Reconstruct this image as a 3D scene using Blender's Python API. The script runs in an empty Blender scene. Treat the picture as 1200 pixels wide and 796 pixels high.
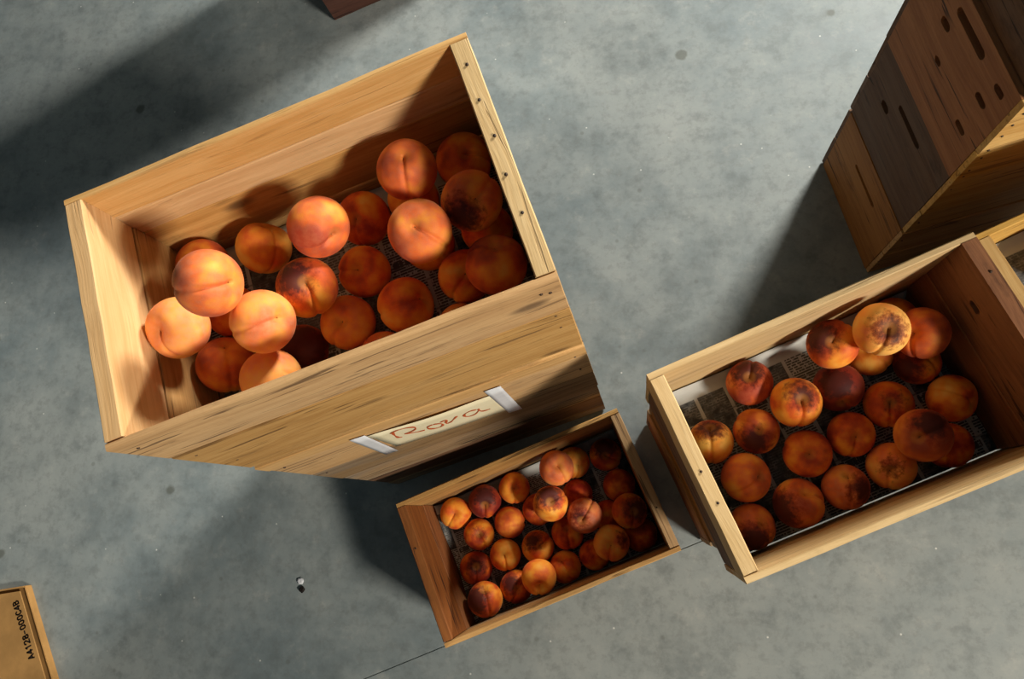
import bpy, bmesh, math, random
from mathutils import Vector, Matrix, Euler
random.seed(7)
scene = bpy.context.scene
C = scene.collection

# ---------------------------------------------------------------- camera
cam_data = bpy.data.cameras.new('camera')
cam_data.sensor_width = 36.0
cam_data.lens = 831.27 / 1200.0 * 36.0
cam_data.clip_start = 0.02
cam = bpy.data.objects.new('camera', cam_data)
C.objects.link(cam)
cam.matrix_world = Matrix((
    (0.984427, 0.040894, 0.170973, 0.0),
    (0.0, 0.972567, -0.232621, 0.0),
    (-0.175795, 0.228998, 0.957421, 1.7),
    (0, 0, 0, 1)))
scene.camera = cam

# ---------------------------------------------------------------- world, lamps, exposure
world = bpy.data.worlds.new('world')
scene.world = world
world.use_nodes = True
bg = world.node_tree.nodes['Background']
bg.inputs[0].default_value = (0.72, 0.92, 1.0, 1)
bg.inputs[1].default_value = 0.06

def area(name, loc, target, size, energy, color):
    d = bpy.data.lights.new(name, 'AREA')
    d.shape = 'RECTANGLE'
    d.size, d.size_y = size
    d.energy = energy
    d.color = color
    o = bpy.data.objects.new(name, d)
    o.location = loc
    o.rotation_euler = (Vector(target) - Vector(loc)).to_track_quat('-Z', 'Y').to_euler()
    C.objects.link(o)
    return o

# a high window in the far wall and a lamp over the working side: both outside the picture,
# on the sides the crates' shadows and lit faces point to
area('window_back_offscreen', (2.00, 3.12, 2.20), (-0.3, 0.3, 0.3), (0.60, 0.60), 212, (1.0, 0.96, 0.88))
area('ceiling_lamp_right_offscreen', (3.0, -1.75, 3.0), (0.0, 0.3, 0.4), (0.8, 0.4), 180, (1.0, 0.92, 0.80))

scene.view_settings.view_transform = 'Standard'
scene.view_settings.look = 'None'
scene.view_settings.gamma = 1.0
scene.view_settings.use_curve_mapping = False
scene.view_settings.exposure = 0.2

# ---------------------------------------------------------------- material helpers
class NT:
    def __init__(self, name):
        m = bpy.data.materials.new(name)
        m.use_nodes = True
        self.m = m
        self.t = m.node_tree
        self.bsdf = self.t.nodes['Principled BSDF']
    def n(self, kind, **kw):
        nd = self.t.nodes.new(kind)
        for k, v in kw.items():
            setattr(nd, k, v)
        return nd
    def put(self, sock, v):
        if hasattr(v, 'is_output') or isinstance(v, bpy.types.NodeSocket):
            self.t.links.new(v, sock)
        else:
            sock.default_value = v
    def math(self, op, a, b=0.0, c=None, clamp=False):
        nd = self.n('ShaderNodeMath', operation=op)
        nd.use_clamp = clamp
        self.put(nd.inputs[0], a)
        self.put(nd.inputs[1], b)
        if c is not None:
            self.put(nd.inputs[2], c)
        return nd.outputs[0]
    def vmath(self, op, a, b=None):
        nd = self.n('ShaderNodeVectorMath', operation=op)
        self.put(nd.inputs[0], a)
        if b is not None:
            self.put(nd.inputs[1], b)
        return nd.outputs['Value'] if op in ('DOT_PRODUCT', 'LENGTH') else nd.outputs[0]
    def mix(self, f, a, b, blend='MIX'):
        nd = self.n('ShaderNodeMix', data_type='RGBA', blend_type=blend)
        self.put(nd.inputs[0], f)
        self.put(nd.inputs[6], a if hasattr(a, 'is_output') else (*a, 1))
        self.put(nd.inputs[7], b if hasattr(b, 'is_output') else (*b, 1))
        return nd.outputs[2]
    def noise(self, vec, scale, detail=4, rough=0.55, dist=0.0):
        nd = self.n('ShaderNodeTexNoise')
        self.put(nd.inputs['Vector'], vec)
        nd.inputs['Scale'].default_value = scale
        nd.inputs['Detail'].default_value = detail
        nd.inputs['Roughness'].default_value = rough
        nd.inputs['Distortion'].default_value = dist
        return nd.outputs['Fac']
    def voronoi(self, vec, scale, feature='F1', rnd=1.0):
        nd = self.n('ShaderNodeTexVoronoi', feature=feature)
        self.put(nd.inputs['Vector'], vec)
        nd.inputs['Scale'].default_value = scale
        nd.inputs['Randomness'].default_value = rnd
        return nd
    def step(self, v, lo, hi, a=0.0, b=1.0):
        nd = self.n('ShaderNodeMapRange', interpolation_type='SMOOTHSTEP')
        self.put(nd.inputs[0], v)
        self.put(nd.inputs[1], lo)
        self.put(nd.inputs[2], hi)
        nd.inputs[3].default_value = a
        nd.inputs[4].default_value = b
        return nd.outputs[0]
    def scale(self, vec, s):
        return self.vmath('MULTIPLY', vec, s)
    def bump(self, h, strength, dist=0.002):
        nd = self.n('ShaderNodeBump')
        nd.inputs['Strength'].default_value = strength
        nd.inputs['Distance'].default_value = dist
        self.put(nd.inputs['Height'], h)
        self.t.links.new(nd.outputs[0], self.bsdf.inputs['Normal'])

def obj_coord(s, shift=True):
    tc = s.n('ShaderNodeTexCoord').outputs['Object']
    if not shift:
        return tc
    rnd = s.n('ShaderNodeObjectInfo').outputs['Random']
    off = s.n('ShaderNodeCombineXYZ')
    s.put(off.inputs[0], s.math('MULTIPLY', rnd, 37.0))
    s.put(off.inputs[1], s.math('MULTIPLY', rnd, 91.0))
    s.put(off.inputs[2], s.math('MULTIPLY', rnd, 53.0))
    return s.vmath('ADD', tc, off.outputs[0])

def wood(name, light, dark, streak_col, streak=0.5, grey=0.0, vary=0.22, bump=0.35):
    """sawn timber, grain along the board's own X axis"""
    s = NT(name)
    v = obj_coord(s)
    rnd = s.n('ShaderNodeObjectInfo').outputs['Random']
    wob = s.noise(s.scale(v, (2.2, 5, 5)), 1.0, 2)
    off = s.n('ShaderNodeCombineXYZ')
    s.put(off.inputs[2], s.math('MULTIPLY', wob, 0.05))
    s.put(off.inputs[1], s.math('MULTIPLY', wob, 0.05))
    vv = s.vmath('ADD', v, off.outputs[0])
    rings = s.noise(s.scale(vv, (1.3, 62, 62)), 1.0, 4, 0.62)
    fine = s.noise(s.scale(vv, (9, 260, 260)), 1.0, 3, 0.7)
    broad = s.noise(s.scale(v, (2.5, 9, 9)), 1.0, 3, 0.6)
    g = s.math('ADD', s.math('MULTIPLY', rings, 0.45), s.math('ADD', s.math('MULTIPLY', fine, 0.34), s.math('MULTIPLY', broad, 0.21)))
    col = s.mix(s.step(g, 0.34, 0.64), dark, light)
    # weather streaks and stains that run with the grain
    st = s.noise(s.scale(vv, (7.0, 95, 95)), 1.0, 5, 0.65, 0.3)
    stm = s.math('MULTIPLY', s.step(st, 0.58, 0.70), s.step(broad, 0.47, 0.66))
    col = s.mix(s.math('MULTIPLY', stm, streak), col, streak_col)
    # knots
    kn = s.voronoi(s.scale(v, (5.0, 11, 11)), 1.0)
    kd = s.math('SUBTRACT', 1.0, s.step(kn.outputs['Distance'], 0.05, 0.17))
    kp = s.n('ShaderNodeSeparateColor')
    s.put(kp.inputs[0], kn.outputs['Color'])
    col = s.mix(s.math('MULTIPLY', s.math('MULTIPLY', kd, s.step(kp.outputs[0], 0.72, 0.78)), 0.75), col, streak_col)
    # greying
    if grey > 0:
        col = s.mix(s.math('MULTIPLY', s.step(broad, 0.45, 0.7), grey), col, (0.20, 0.19, 0.17))
    # fine dark checks
    ck = s.noise(s.scale(vv, (1.8, 120, 120)), 1.0, 3, 0.55)
    ckm = s.math('MULTIPLY', s.step(ck, 0.585, 0.64), s.step(s.noise(s.scale(v, (5, 12, 12)), 1.0, 2), 0.42, 0.56))
    col = s.mix(s.math('MULTIPLY', ckm, 0.85 * streak + 0.10), col, streak_col)
    # faint saw marks across the board and grime blotches
    saw = s.noise(s.scale(v, (230, 6, 6)), 1.0, 2, 0.5)
    col = s.mix(s.math('MULTIPLY', s.step(saw, 0.55, 0.75), 0.14), col, dark)
    gr = s.noise(s.scale(v, (9, 26, 26)), 1.0, 5, 0.7)
    col = s.mix(s.math('MULTIPLY', s.step(gr, 0.56, 0.76), 0.55 * streak), col, streak_col)
    # each board its own tone
    b = s.math('ADD', s.math('MULTIPLY', rnd, 2 * vary), 1.0 - vary)
    hsv = s.n('ShaderNodeHueSaturation')
    s.put(hsv.inputs['Color'], col)
    s.put(hsv.inputs['Value'], b)
    s.put(hsv.inputs['Saturation'], s.math('ADD', s.math('MULTIPLY', s.math('FRACT', s.math('MULTIPLY', rnd, 7.3)), 0.2), 0.9))
    s.put(s.bsdf.inputs['Base Color'], hsv.outputs[0])
    s.bsdf.inputs['Roughness'].default_value = 0.72
    s.bsdf.inputs['Specular IOR Level'].default_value = 0.25
    h = s.math('SUBTRACT', s.math('ADD', fine, rings), s.math('MULTIPLY', ckm, 1.2))
    s.bump(h, bump, 0.0015)
    return s.m

def plain(name, col, rough=0.6, noise_amt=0.0, noise_scale=40, col2=None, spec=0.3, metal=0.0):
    s = NT(name)
    if noise_amt:
        v = obj_coord(s)
        f = s.step(s.noise(v, noise_scale, 4), 0.35, 0.65)
        s.put(s.bsdf.inputs['Base Color'], s.mix(s.math('MULTIPLY', f, noise_amt), col, col2 or tuple(c * 0.6 for c in col)))
    else:
        s.bsdf.inputs['Base Color'].default_value = (*col, 1)
    s.bsdf.inputs['Roughness'].default_value = rough
    s.bsdf.inputs['Specular IOR Level'].default_value = spec
    s.bsdf.inputs['Metallic'].default_value = metal
    return s.m

def concrete():
    s = NT('concrete')
    v = s.n('ShaderNodeTexCoord').outputs['Object']
    a = s.noise(v, 1.5, 6, 0.60, 0.0)
    b = s.noise(s.vmath('ADD', v, (5.2, 1.3, 0)), 5.0, 8, 0.70, 0.0)
    c = s.noise(s.vmath('ADD', v, (1.2, 9.3, 0)), 38.0, 4, 0.7)
    col = s.mix(s.step(a, 0.34, 0.66), (0.190, 0.232, 0.242), (0.298, 0.325, 0.312))
    col = s.mix(s.math('MULTIPLY', s.step(b, 0.40, 0.75), 0.55), col, (0.365, 0.39, 0.372))
    col = s.mix(s.math('MULTIPLY', s.step(b, 0.52, 0.26), 0.55), col, (0.125, 0.150, 0.156))
    col = s.mix(s.math('MULTIPLY', s.step(c, 0.52, 0.34), 0.30), col, (0.15, 0.16, 0.155))
    m = s.noise(s.vmath('ADD', v, (4.4, 6.1, 0)), 13.0, 6, 0.72)
    col = s.mix(s.math('MULTIPLY', s.step(m, 0.52, 0.32), 0.40), col, (0.11, 0.130, 0.132))
    col = s.mix(s.math('MULTIPLY', s.step(m, 0.54, 0.74), 0.35), col, (0.47, 0.47, 0.43))
    # round drip stains
    vs = s.voronoi(v, 5.0)
    cs = s.n('ShaderNodeSeparateColor')
    s.put(cs.inputs[0], vs.outputs['Color'])
    wob = s.math('MULTIPLY', s.noise(v, 60, 2), 0.05)
    r = s.math('ADD', s.math('MULTIPLY', cs.outputs[1], 0.045), 0.015)
    d = s.math('SUBTRACT', vs.outputs['Distance'], s.math('ADD', r, wob))
    spot = s.math('MULTIPLY', s.step(d, 0.022, -0.015), s.step(cs.outputs[0], 0.45, 0.5))
    col = s.mix(s.math('MULTIPLY', spot, 0.68), col, (0.10, 0.105, 0.085))
    vs2 = s.voronoi(s.vmath('ADD', v, (3.3, 7.7, 0)), 15.0)
    cs2 = s.n('ShaderNodeSeparateColor')
    s.put(cs2.inputs[0], vs2.outputs['Color'])
    spot2 = s.math('MULTIPLY', s.step(vs2.outputs['Distance'], 0.11, 0.05), s.step(cs2.outputs[0], 0.72, 0.76))
    col = s.mix(s.math('MULTIPLY', spot2, 0.40), col, (0.12, 0.125, 0.11))
    # pale flecks
    vf = s.voronoi(s.vmath('ADD', v, (8.1, 2.7, 0)), 22.0)
    cf = s.n('ShaderNodeSeparateColor')
    s.put(cf.inputs[0], vf.outputs['Color'])
    fl = s.math('MULTIPLY', s.step(vf.outputs['Distance'], 0.06, 0.03), s.step(cf.outputs[2], 0.80, 0.83))
    col = s.mix(s.math('MULTIPLY', fl, 0.75), col, (0.72, 0.72, 0.68))
    s.put(s.bsdf.inputs['Base Color'], col)
    s.put(s.bsdf.inputs['Roughness'], s.step(b, 0.3, 0.7, 0.48, 0.72))
    s.bsdf.inputs['Specular IOR Level'].default_value = 0.3
    s.bump(s.math('ADD', b, s.math('MULTIPLY', c, 0.35)), 0.25, 0.002)
    return s.m

def peach_skin():
    s = NT('peach_skin')
    tc = s.n('ShaderNodeTexCoord').outputs['Object']
    rnd = s.n('ShaderNodeObjectInfo').outputs['Random']
    nrm = s.vmath('NORMALIZE', tc)
    tone = s.n('ShaderNodeAttribute', attribute_type='OBJECT', attribute_name='tone')
    br = s.n('ShaderNodeAttribute', attribute_type='OBJECT', attribute_name='bruise')
    bs = s.n('ShaderNodeAttribute', attribute_type='OBJECT', attribute_name='bruise_size')
    sep = s.n('ShaderNodeSeparateXYZ')
    s.put(sep.inputs[0], tone.outputs['Vector'])
    blush, dark, bloom = sep.outputs
    off = s.n('ShaderNodeCombineXYZ')
    s.put(off.inputs[0], s.math('MULTIPLY', rnd, 40.0))
    s.put(off.inputs[1], s.math('MULTIPLY', rnd, 77.0))
    v = s.vmath('ADD', nrm, off.outputs[0])
    n1 = s.noise(v, 1.05, 2, 0.45)
    n2 = s.noise(v, 4.5, 4, 0.6)
    n3 = s.noise(v, 38.0, 3, 0.7)
    f = s.math('ADD', s.math('MULTIPLY', s.math('SUBTRACT', n1, 0.5), 2.0), s.math('MULTIPLY', s.math('SUBTRACT', n2, 0.5), 0.42))
    f = s.math('ADD', f, s.math('MULTIPLY', s.math('SUBTRACT', n3, 0.5), 0.30))
    f = s.math('ADD', f, blush, clamp=True)
    ramp = s.n('ShaderNodeValToRGB')
    cr = ramp.color_ramp
    cr.elements[0].position = 0.0
    cr.elements[0].color = (0.95, 0.52, 0.09, 1)
    cr.elements[1].position = 1.0
    cr.elements[1].color = (0.40, 0.028, 0.010, 1)
    e = cr.elements.new(0.36)
    e.color = (0.96, 0.33, 0.024, 1)
    e = cr.elements.new(0.68)
    e.color = (0.80, 0.125, 0.012, 1)
    s.put(ramp.inputs[0], f)
    col = ramp.outputs[0]
    # downy bloom lightens and pinkens
    col = s.mix(s.math('MULTIPLY', bloom, s.step(n2, 0.25, 0.75, 0.25, 0.62)), col, (0.95, 0.42, 0.20))
    # overall ripeness darkening in blotches
    dk = s.math('MULTIPLY', dark, s.step(n1, 0.25, 0.62, 0.5, 1.4), clamp=True)
    col = s.mix(dk, col, (0.070, 0.010, 0.010))
    # bruise: a patch with a place of its own on the fruit
    dp = s.vmath('DOT_PRODUCT', nrm, br.outputs['Vector'])
    ang = s.math('ARCCOSINE', s.math('MINIMUM', dp, 1.0))
    edge = s.math('ADD', ang, s.math('MULTIPLY', s.math('SUBTRACT', n2, 0.5), 1.25))
    edge = s.math('ADD', edge, s.math('MULTIPLY', s.math('SUBTRACT', n3, 0.5), 0.35))
    halo = s.step(s.math('SUBTRACT', edge, bs.outputs['Fac']), 0.42, 0.0)
    halo = s.math('MULTIPLY', halo, s.step(bs.outputs['Fac'], 0.01, 0.05))
    col = s.mix(s.math('MULTIPLY', halo, 0.8), col, (0.26, 0.030, 0.012))
    bm_ = s.step(s.math('SUBTRACT', edge, bs.outputs['Fac']), 0.12, -0.28)
    bm_ = s.math('MULTIPLY', bm_, s.step(bs.outputs['Fac'], 0.01, 0.05))
    col = s.mix(s.math('MULTIPLY', bm_, 0.84), col, (0.040, 0.010, 0.010))
    # stem hollow: yellow-green skin round the scar
    sz = s.n('ShaderNodeSeparateXYZ')
    s.put(sz.inputs[0], nrm)
    hol = s.step(sz.outputs[2], 0.93, 0.985)
    col = s.mix(s.math('MULTIPLY', hol, 0.35), col, (0.60, 0.24, 0.04))
    s.put(s.bsdf.inputs['Base Color'], col)
    s.bsdf.inputs['Roughness'].default_value = 0.60
    s.bsdf.inputs['Specular IOR Level'].default_value = 0.22
    s.bsdf.inputs['Sheen Weight'].default_value = 0.07
    s.bsdf.inputs['Sheen Roughness'].default_value = 0.4
    s.bsdf.inputs['Sheen Tint'].default_value = (1.0, 0.72, 0.6, 1)
    s.bsdf.inputs['Subsurface Weight'].default_value = 0.0
    s.bump(s.math('ADD', n2, s.math('MULTIPLY', n3, 0.4)), 0.12, 0.003)
    return s.m

def newsprint():
    """printed page: columns of text lines, rules and a few pictures, white margins"""
    s = NT('newsprint')
    v = s.n('ShaderNodeTexCoord').outputs['Object']
    sp = s.n('ShaderNodeSeparateXYZ')
    s.put(sp.inputs[0], v)
    x, y = sp.outputs[0], sp.outputs[1]
    paper = s.mix(s.noise(v, 9, 4), (0.46, 0.47, 0.45), (0.66, 0.65, 0.59))
    colw = 0.052
    cx = s.math('FRACT', s.math('MULTIPLY', s.math('ADD', x, 5.0), 1 / colw))
    ci = s.math('FLOOR', s.math('MULTIPLY', s.math('ADD', x, 5.0), 1 / colw))
    incol = s.math('MULTIPLY', s.step(cx, 0.05, 0.07), s.step(cx, 0.96, 0.94))
    ly = s.math('FRACT', s.math('MULTIPLY', s.math('ADD', y, 5.0), 1 / 0.0042))
    line = s.step(ly, 0.30, 0.42)
    w = s.n('ShaderNodeCombineXYZ')
    s.put(w.inputs[0], s.math('MULTIPLY', x, 420))
    s.put(w.inputs[1], s.math('FLOOR', s.math('MULTIPLY', s.math('ADD', y, 5.0), 1 / 0.0042)))
    words = s.step(s.noise(w.outputs[0], 0.55, 2), 0.40, 0.47)
    # blocks: headline / picture / text
    blk = s.n('ShaderNodeCombineXYZ')
    bh = s.math('FLOOR', s.math('MULTIPLY', s.math('ADD', y, 5.0), 1 / 0.047))
    s.put(blk.inputs[0], ci)
    s.put(blk.inputs[1], bh)
    wn = s.n('ShaderNodeTexWhiteNoise', noise_dimensions='2D')
    s.put(wn.inputs['Vector'], blk.outputs[0])
    pick = wn.outputs['Value']
    text = s.math('MULTIPLY', s.math('MULTIPLY', line, words), incol)
    pic = s.math('MULTIPLY', s.step(pick, 0.58, 0.585), incol)
    picv = s.step(s.noise(s.vmath('ADD', v, (2, 3, 0)), 55, 3), 0.35, 0.65)
    fy = s.math('FRACT', s.math('MULTIPLY', s.math('ADD', y, 5.0), 1 / 0.047))
    rule = s.step(s.math('ABSOLUTE', s.math('SUBTRACT', fy, 0.04)), 0.035, 0.02)
    head = s.math('MULTIPLY', s.math('MULTIPLY', s.step(fy, 0.70, 0.72), s.step(fy, 0.94, 0.92)), s.step(pick, 0.30, 0.295))
    hw = s.n('ShaderNodeCombineXYZ')
    s.put(hw.inputs[0], s.math('MULTIPLY', x, 150))
    s.put(hw.inputs[1], bh)
    head = s.math('MULTIPLY', head, s.step(s.noise(hw.outputs[0], 1.0, 1), 0.44, 0.48))
    margin = s.math('MULTIPLY',
                    s.math('MULTIPLY', s.step(x, -0.300, -0.297), s.step(x, 0.300, 0.297)),
                    s.math('MULTIPLY', s.step(y, -0.205, -0.203), s.step(y, 0.116, 0.114)))
    ink = s.math('MAXIMUM', s.math('MULTIPLY', text, 0.85), s.math('MULTIPLY', pic, s.math('ADD', s.math('MULTIPLY', picv, 0.40), 0.55)))
    ink = s.math('MAXIMUM', ink, s.math('MULTIPLY', rule, 0.45))
    ink = s.math('MAXIMUM', ink, s.math('MULTIPLY', head, 0.85))
    ink = s.math('MULTIPLY', ink, margin)
    damp = s.step(s.noise(s.vmath('ADD', v, (7, 1, 0)), 8, 3), 0.56, 0.66)
    paper = s.mix(s.math('MULTIPLY', damp, 0.5), paper, (0.16, 0.17, 0.17))
    s.put(s.bsdf.inputs['Base Color'], s.mix(ink, paper, (0.035, 0.037, 0.04)))
    s.bsdf.inputs['Roughness'].default_value = 0.85
    s.bsdf.inputs['Specular IOR Level'].default_value = 0.1
    return s.m

def cardboard(name, col):
    s = NT(name)
    v = s.n('ShaderNodeTexCoord').outputs['Object']
    f = s.noise(s.scale(v, (6, 6, 6)), 2.0, 5, 0.6)
    g = s.noise(s.scale(v, (40, 400, 40)), 1.0, 2)
    c = s.mix(s.step(f, 0.35, 0.7), col, tuple(k * 0.74 for k in col))
    c = s.mix(s.math('MULTIPLY', g, 0.25), c, tuple(k * 0.6 for k in col))
    s.put(s.bsdf.inputs['Base Color'], c)
    s.bsdf.inputs['Roughness'].default_value = 0.8
    s.bsdf.inputs['Specular IOR Level'].default_value = 0.15
    return s.m

MAT = {
    'concrete': concrete(),
    'pale': wood('pale_pine', (0.72, 0.46, 0.215), (0.58, 0.33, 0.13), (0.16, 0.075, 0.03), 0.30, 0.0, 0.07),
    'tan': wood('tan_pine', (0.62, 0.37, 0.145), (0.43, 0.225, 0.075), (0.075, 0.034, 0.014), 0.75, 0.10, 0.12),
    'weathered': wood('weathered_pine', (0.40, 0.25, 0.11), (0.23, 0.125, 0.05), (0.022, 0.014, 0.010), 1.0, 0.40, 0.18),
    'ash': wood('ashen_pine', (0.68, 0.50, 0.27), (0.52, 0.35, 0.165), (0.13, 0.075, 0.035), 0.35, 0.08, 0.08),
    'orange': wood('orange_pine', (0.42, 0.185, 0.045), (0.29, 0.115, 0.028), (0.030, 0.012, 0.008), 0.80, 0.0, 0.14),
    'umber': wood('umber_pine', (0.185, 0.100, 0.055), (0.115, 0.058, 0.032), (0.018, 0.010, 0.008), 0.90, 0.15, 0.14),
    'walnut': wood('walnut_pine', (0.33, 0.130, 0.045), (0.20, 0.072, 0.026), (0.020, 0.010, 0.008), 0.85, 0.0, 0.14),
    'rust': wood('rust_pine', (0.42, 0.180, 0.065), (0.26, 0.100, 0.036), (0.025, 0.012, 0.008), 0.95, 0.0, 0.10),
    'golden': wood('golden_pine', (0.70, 0.45, 0.16), (0.50, 0.27, 0.07), (0.12, 0.05, 0.02), 0.55, 0.0, 0.08),
    'dusk': wood('dark_stained_pine', (0.110, 0.048, 0.034), (0.060, 0.027, 0.020), (0.012, 0.008, 0.007), 0.90, 0.15, 0.15),
    'nail': plain('rusty_nail', (0.05, 0.042, 0.036), 0.55, 0.6, 300, (0.10, 0.045, 0.02), 0.4, 0.6),
    'peach': peach_skin(),
    'stem': plain('stem_scar', (0.085, 0.045, 0.018), 0.8, 0.7, 400, (0.22, 0.16, 0.04), 0.1),
    'news': newsprint(),
    'sign': plain('sign_paper', (0.82, 0.73, 0.50), 0.8, 0.35, 30, (0.74, 0.62, 0.38), 0.1),
    'tape': plain('masking_tape', (0.72, 0.73, 0.76), 0.45, 0.4, 60, (0.60, 0.62, 0.66), 0.4),
    'marker': plain('red_marker', (0.52, 0.085, 0.025), 0.7, 0.4, 200, (0.62, 0.16, 0.05), 0.15),
    'card': cardboard('cardboard', (0.50, 0.27, 0.09)),
    'ink': plain('black_ink', (0.018, 0.014, 0.012), 0.7, 0.0, 1, None, 0.15),
}

# ---------------------------------------------------------------- mesh helpers
def link(name, mesh, mat, parent=None, loc=(0, 0, 0), rot=(0, 0, 0)):
    o = bpy.data.objects.new(name, mesh)
    C.objects.link(o)
    if mat is not None and not mesh.materials:
        mesh.materials.append(mat)
    if parent is not None:
        o.parent = parent
    o.location = loc
    o.rotation_euler = rot
    return o

def tag(o, label, cat, group=None):
    o['label'] = label
    o['category'] = cat
    if group:
        o['group'] = group
    return o

def thing(name, label, cat, loc=(0, 0, 0), rz=0.0, group=None):
    o = bpy.data.objects.new(name, None)
    o.empty_display_size = 0.05
    C.objects.link(o)
    o.location = loc
    o.rotation_euler = (0, 0, rz)
    return tag(o, label, cat, group)

def mesh_from(name, verts, faces, smooth=False):
    me = bpy.data.meshes.new(name)
    me.from_pydata(verts, [], faces)
    me.update()
    if smooth:
        me.polygons.foreach_set('use_smooth', [True] * len(me.polygons))
    return me

_planks = {}
def plank_mesh(l, t, h, matkey, variant=0):
    """sawn board: length on X, thickness on Y, height on Z, chamfered and slightly uneven"""
    key = (round(l, 4), round(t, 4), round(h, 4), matkey, variant)
    if key in _planks:
        return _planks[key]
    rng = random.Random(hash(key[:3]) * 7 + variant)
    c = min(0.0014, t * 0.2)
    prof = [(-t/2 + c, -h/2), (t/2 - c, -h/2), (t/2, -h/2 + c), (t/2, h/2 - c),
            (t/2 - c, h/2), (-t/2 + c, h/2), (-t/2, h/2 - c), (-t/2, -h/2 + c)]
    n = 9
    verts, faces = [], []
    for i in range(n + 1):
        x = -l/2 + l * i / n
        wob_t = rng.uniform(-0.0011, 0.0003)
        wob_b = rng.uniform(-0.0002, 0.0008)
        bow = rng.uniform(-0.0004, 0.0004)
        ex = 0.0
        for (y, z) in prof:
            if i in (0, n):
                ex = rng.uniform(-0.0010, 0.0) * (1 if i else -1)
            verts.append((x + ex, y + bow, z + (wob_t if z > 0 else wob_b)))
    for i in range(n):
        for k in range(8):
            a, b = i * 8 + k, i * 8 + (k + 1) % 8
            faces.append((a, a + 8, b + 8, b))
    faces.append(tuple(range(8)))
    faces.append(tuple(range(n * 8 + 7, n * 8 - 1, -1)))
    me = mesh_from('plank', verts, faces)
    me.materials.append(MAT[matkey])

    _planks[key] = me
    return me

def stadium(cx, cz, w, h, n=6, jag=0.0, rng=None):
    pts = []
    r = h / 2
    for k in range(n + 1):
        a = -math.pi/2 + math.pi * k / n
        pts.append((cx + w/2 - r + r * math.cos(a), cz + r * math.sin(a)))
    for k in range(n + 1):
        a = math.pi/2 + math.pi * k / n
        pts.append((cx - w/2 + r + r * math.cos(a), cz + r * math.sin(a)))
    if jag and rng:
        pts = [(x + rng.uniform(-jag, jag), z + rng.uniform(-jag, jag)) for x, z in pts]
    return pts

def holed_panel(l, t, h, holes, matkey):
    """board with hand holes cut right through it"""
    bm = bmesh.new()
    edges = []
    for loop in [[(-l/2, -h/2), (l/2, -h/2), (l/2, h/2), (-l/2, h/2)]] + holes:
        vs = [bm.verts.new((x, -t/2, z)) for x, z in loop]
        edges += [bm.edges.new((vs[i], vs[(i + 1) % len(vs)])) for i in range(len(vs))]
    bmesh.ops.triangle_fill(bm, edges=edges, use_beauty=True)
    ret = bmesh.ops.extrude_face_region(bm, geom=bm.faces[:])
    vs = [g for g in ret['geom'] if isinstance(g, bmesh.types.BMVert)]
    bmesh.ops.translate(bm, verts=vs, vec=(0, t, 0))
    bmesh.ops.recalc_face_normals(bm, faces=bm.faces[:])
    me = bpy.data.meshes.new('end_panel')
    bm.to_mesh(me)
    bm.free()
    me.materials.append(MAT[matkey])
    return me

_nail = None
def nail_mesh():
    global _nail
    if _nail is None:
        n = 8
        v = [(0.0019 * math.cos(2*math.pi*k/n), 0.0019 * math.sin(2*math.pi*k/n), z) for z in (-0.003, 0.0006) for k in range(n)]
        v.append((0, 0, 0.0010))
        f = [(k, (k+1) % n, n + (k+1) % n, n + k) for k in range(n)] + [(n + k, n + (k+1) % n, 2*n) for k in range(n)]
        _nail = mesh_from('nail', v, f, True)
        _nail.materials.append(MAT['nail'])
    return _nail

# ---------------------------------------------------------------- floor
def build_floor():
    # one poured slab either side of a sawn control joint
    p0, p1 = Vector((-0.6258, -0.3725)), Vector((0.1182, -0.0729))
    d = (p1 - p0).normalized()
    nrm = Vector((-d.y, d.x))
    w, dep, R = 0.0022, 0.0022, 6.0
    prof = [(-R, -0.05), (-R, 0.0), (-w, 0.0), (-w * 0.7, -dep), (w * 0.7, -dep), (w, 0.0), (R, 0.0), (R, -0.05)]
    verts = []
    for sgn in (-R, R):
        for a, z in prof:
            q = p0 + d * sgn + nrm * a
            verts.append((q.x, q.y, z))
    n = len(prof)
    faces = [(k, (k + 1) % n, n + (k + 1) % n, n + k) for k in range(n)]
    faces += [tuple(range(n - 1, -1, -1)), tuple(range(n, 2 * n))]
    me = mesh_from('floor', verts, faces)
    bm = bmesh.new()
    bm.from_mesh(me)
    bmesh.ops.recalc_face_normals(bm, faces=bm.faces[:])
    bm.to_mesh(me)
    bm.free()
    o = link('floor', me, MAT['concrete'])
    o['kind'] = 'structure'
    o['label'] = 'mottled grey concrete floor with a sawn joint'
build_floor()
def build_wall():
    # far wall of the shed, beyond the picture
    v = [(x, y, z) for y in (3.35, 3.50) for x, z in ((-5, 0), (5, 0), (5, 4), (-5, 4))]
    f = [(0, 1, 2, 3), (7, 6, 5, 4), (0, 4, 5, 1), (1, 5, 6, 2), (2, 6, 7, 3), (3, 7, 4, 0)]
    o = link('wall_back', mesh_from('wall_back', v, f), MAT['concrete'])
    o['kind'] = 'structure'
build_wall()

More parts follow.
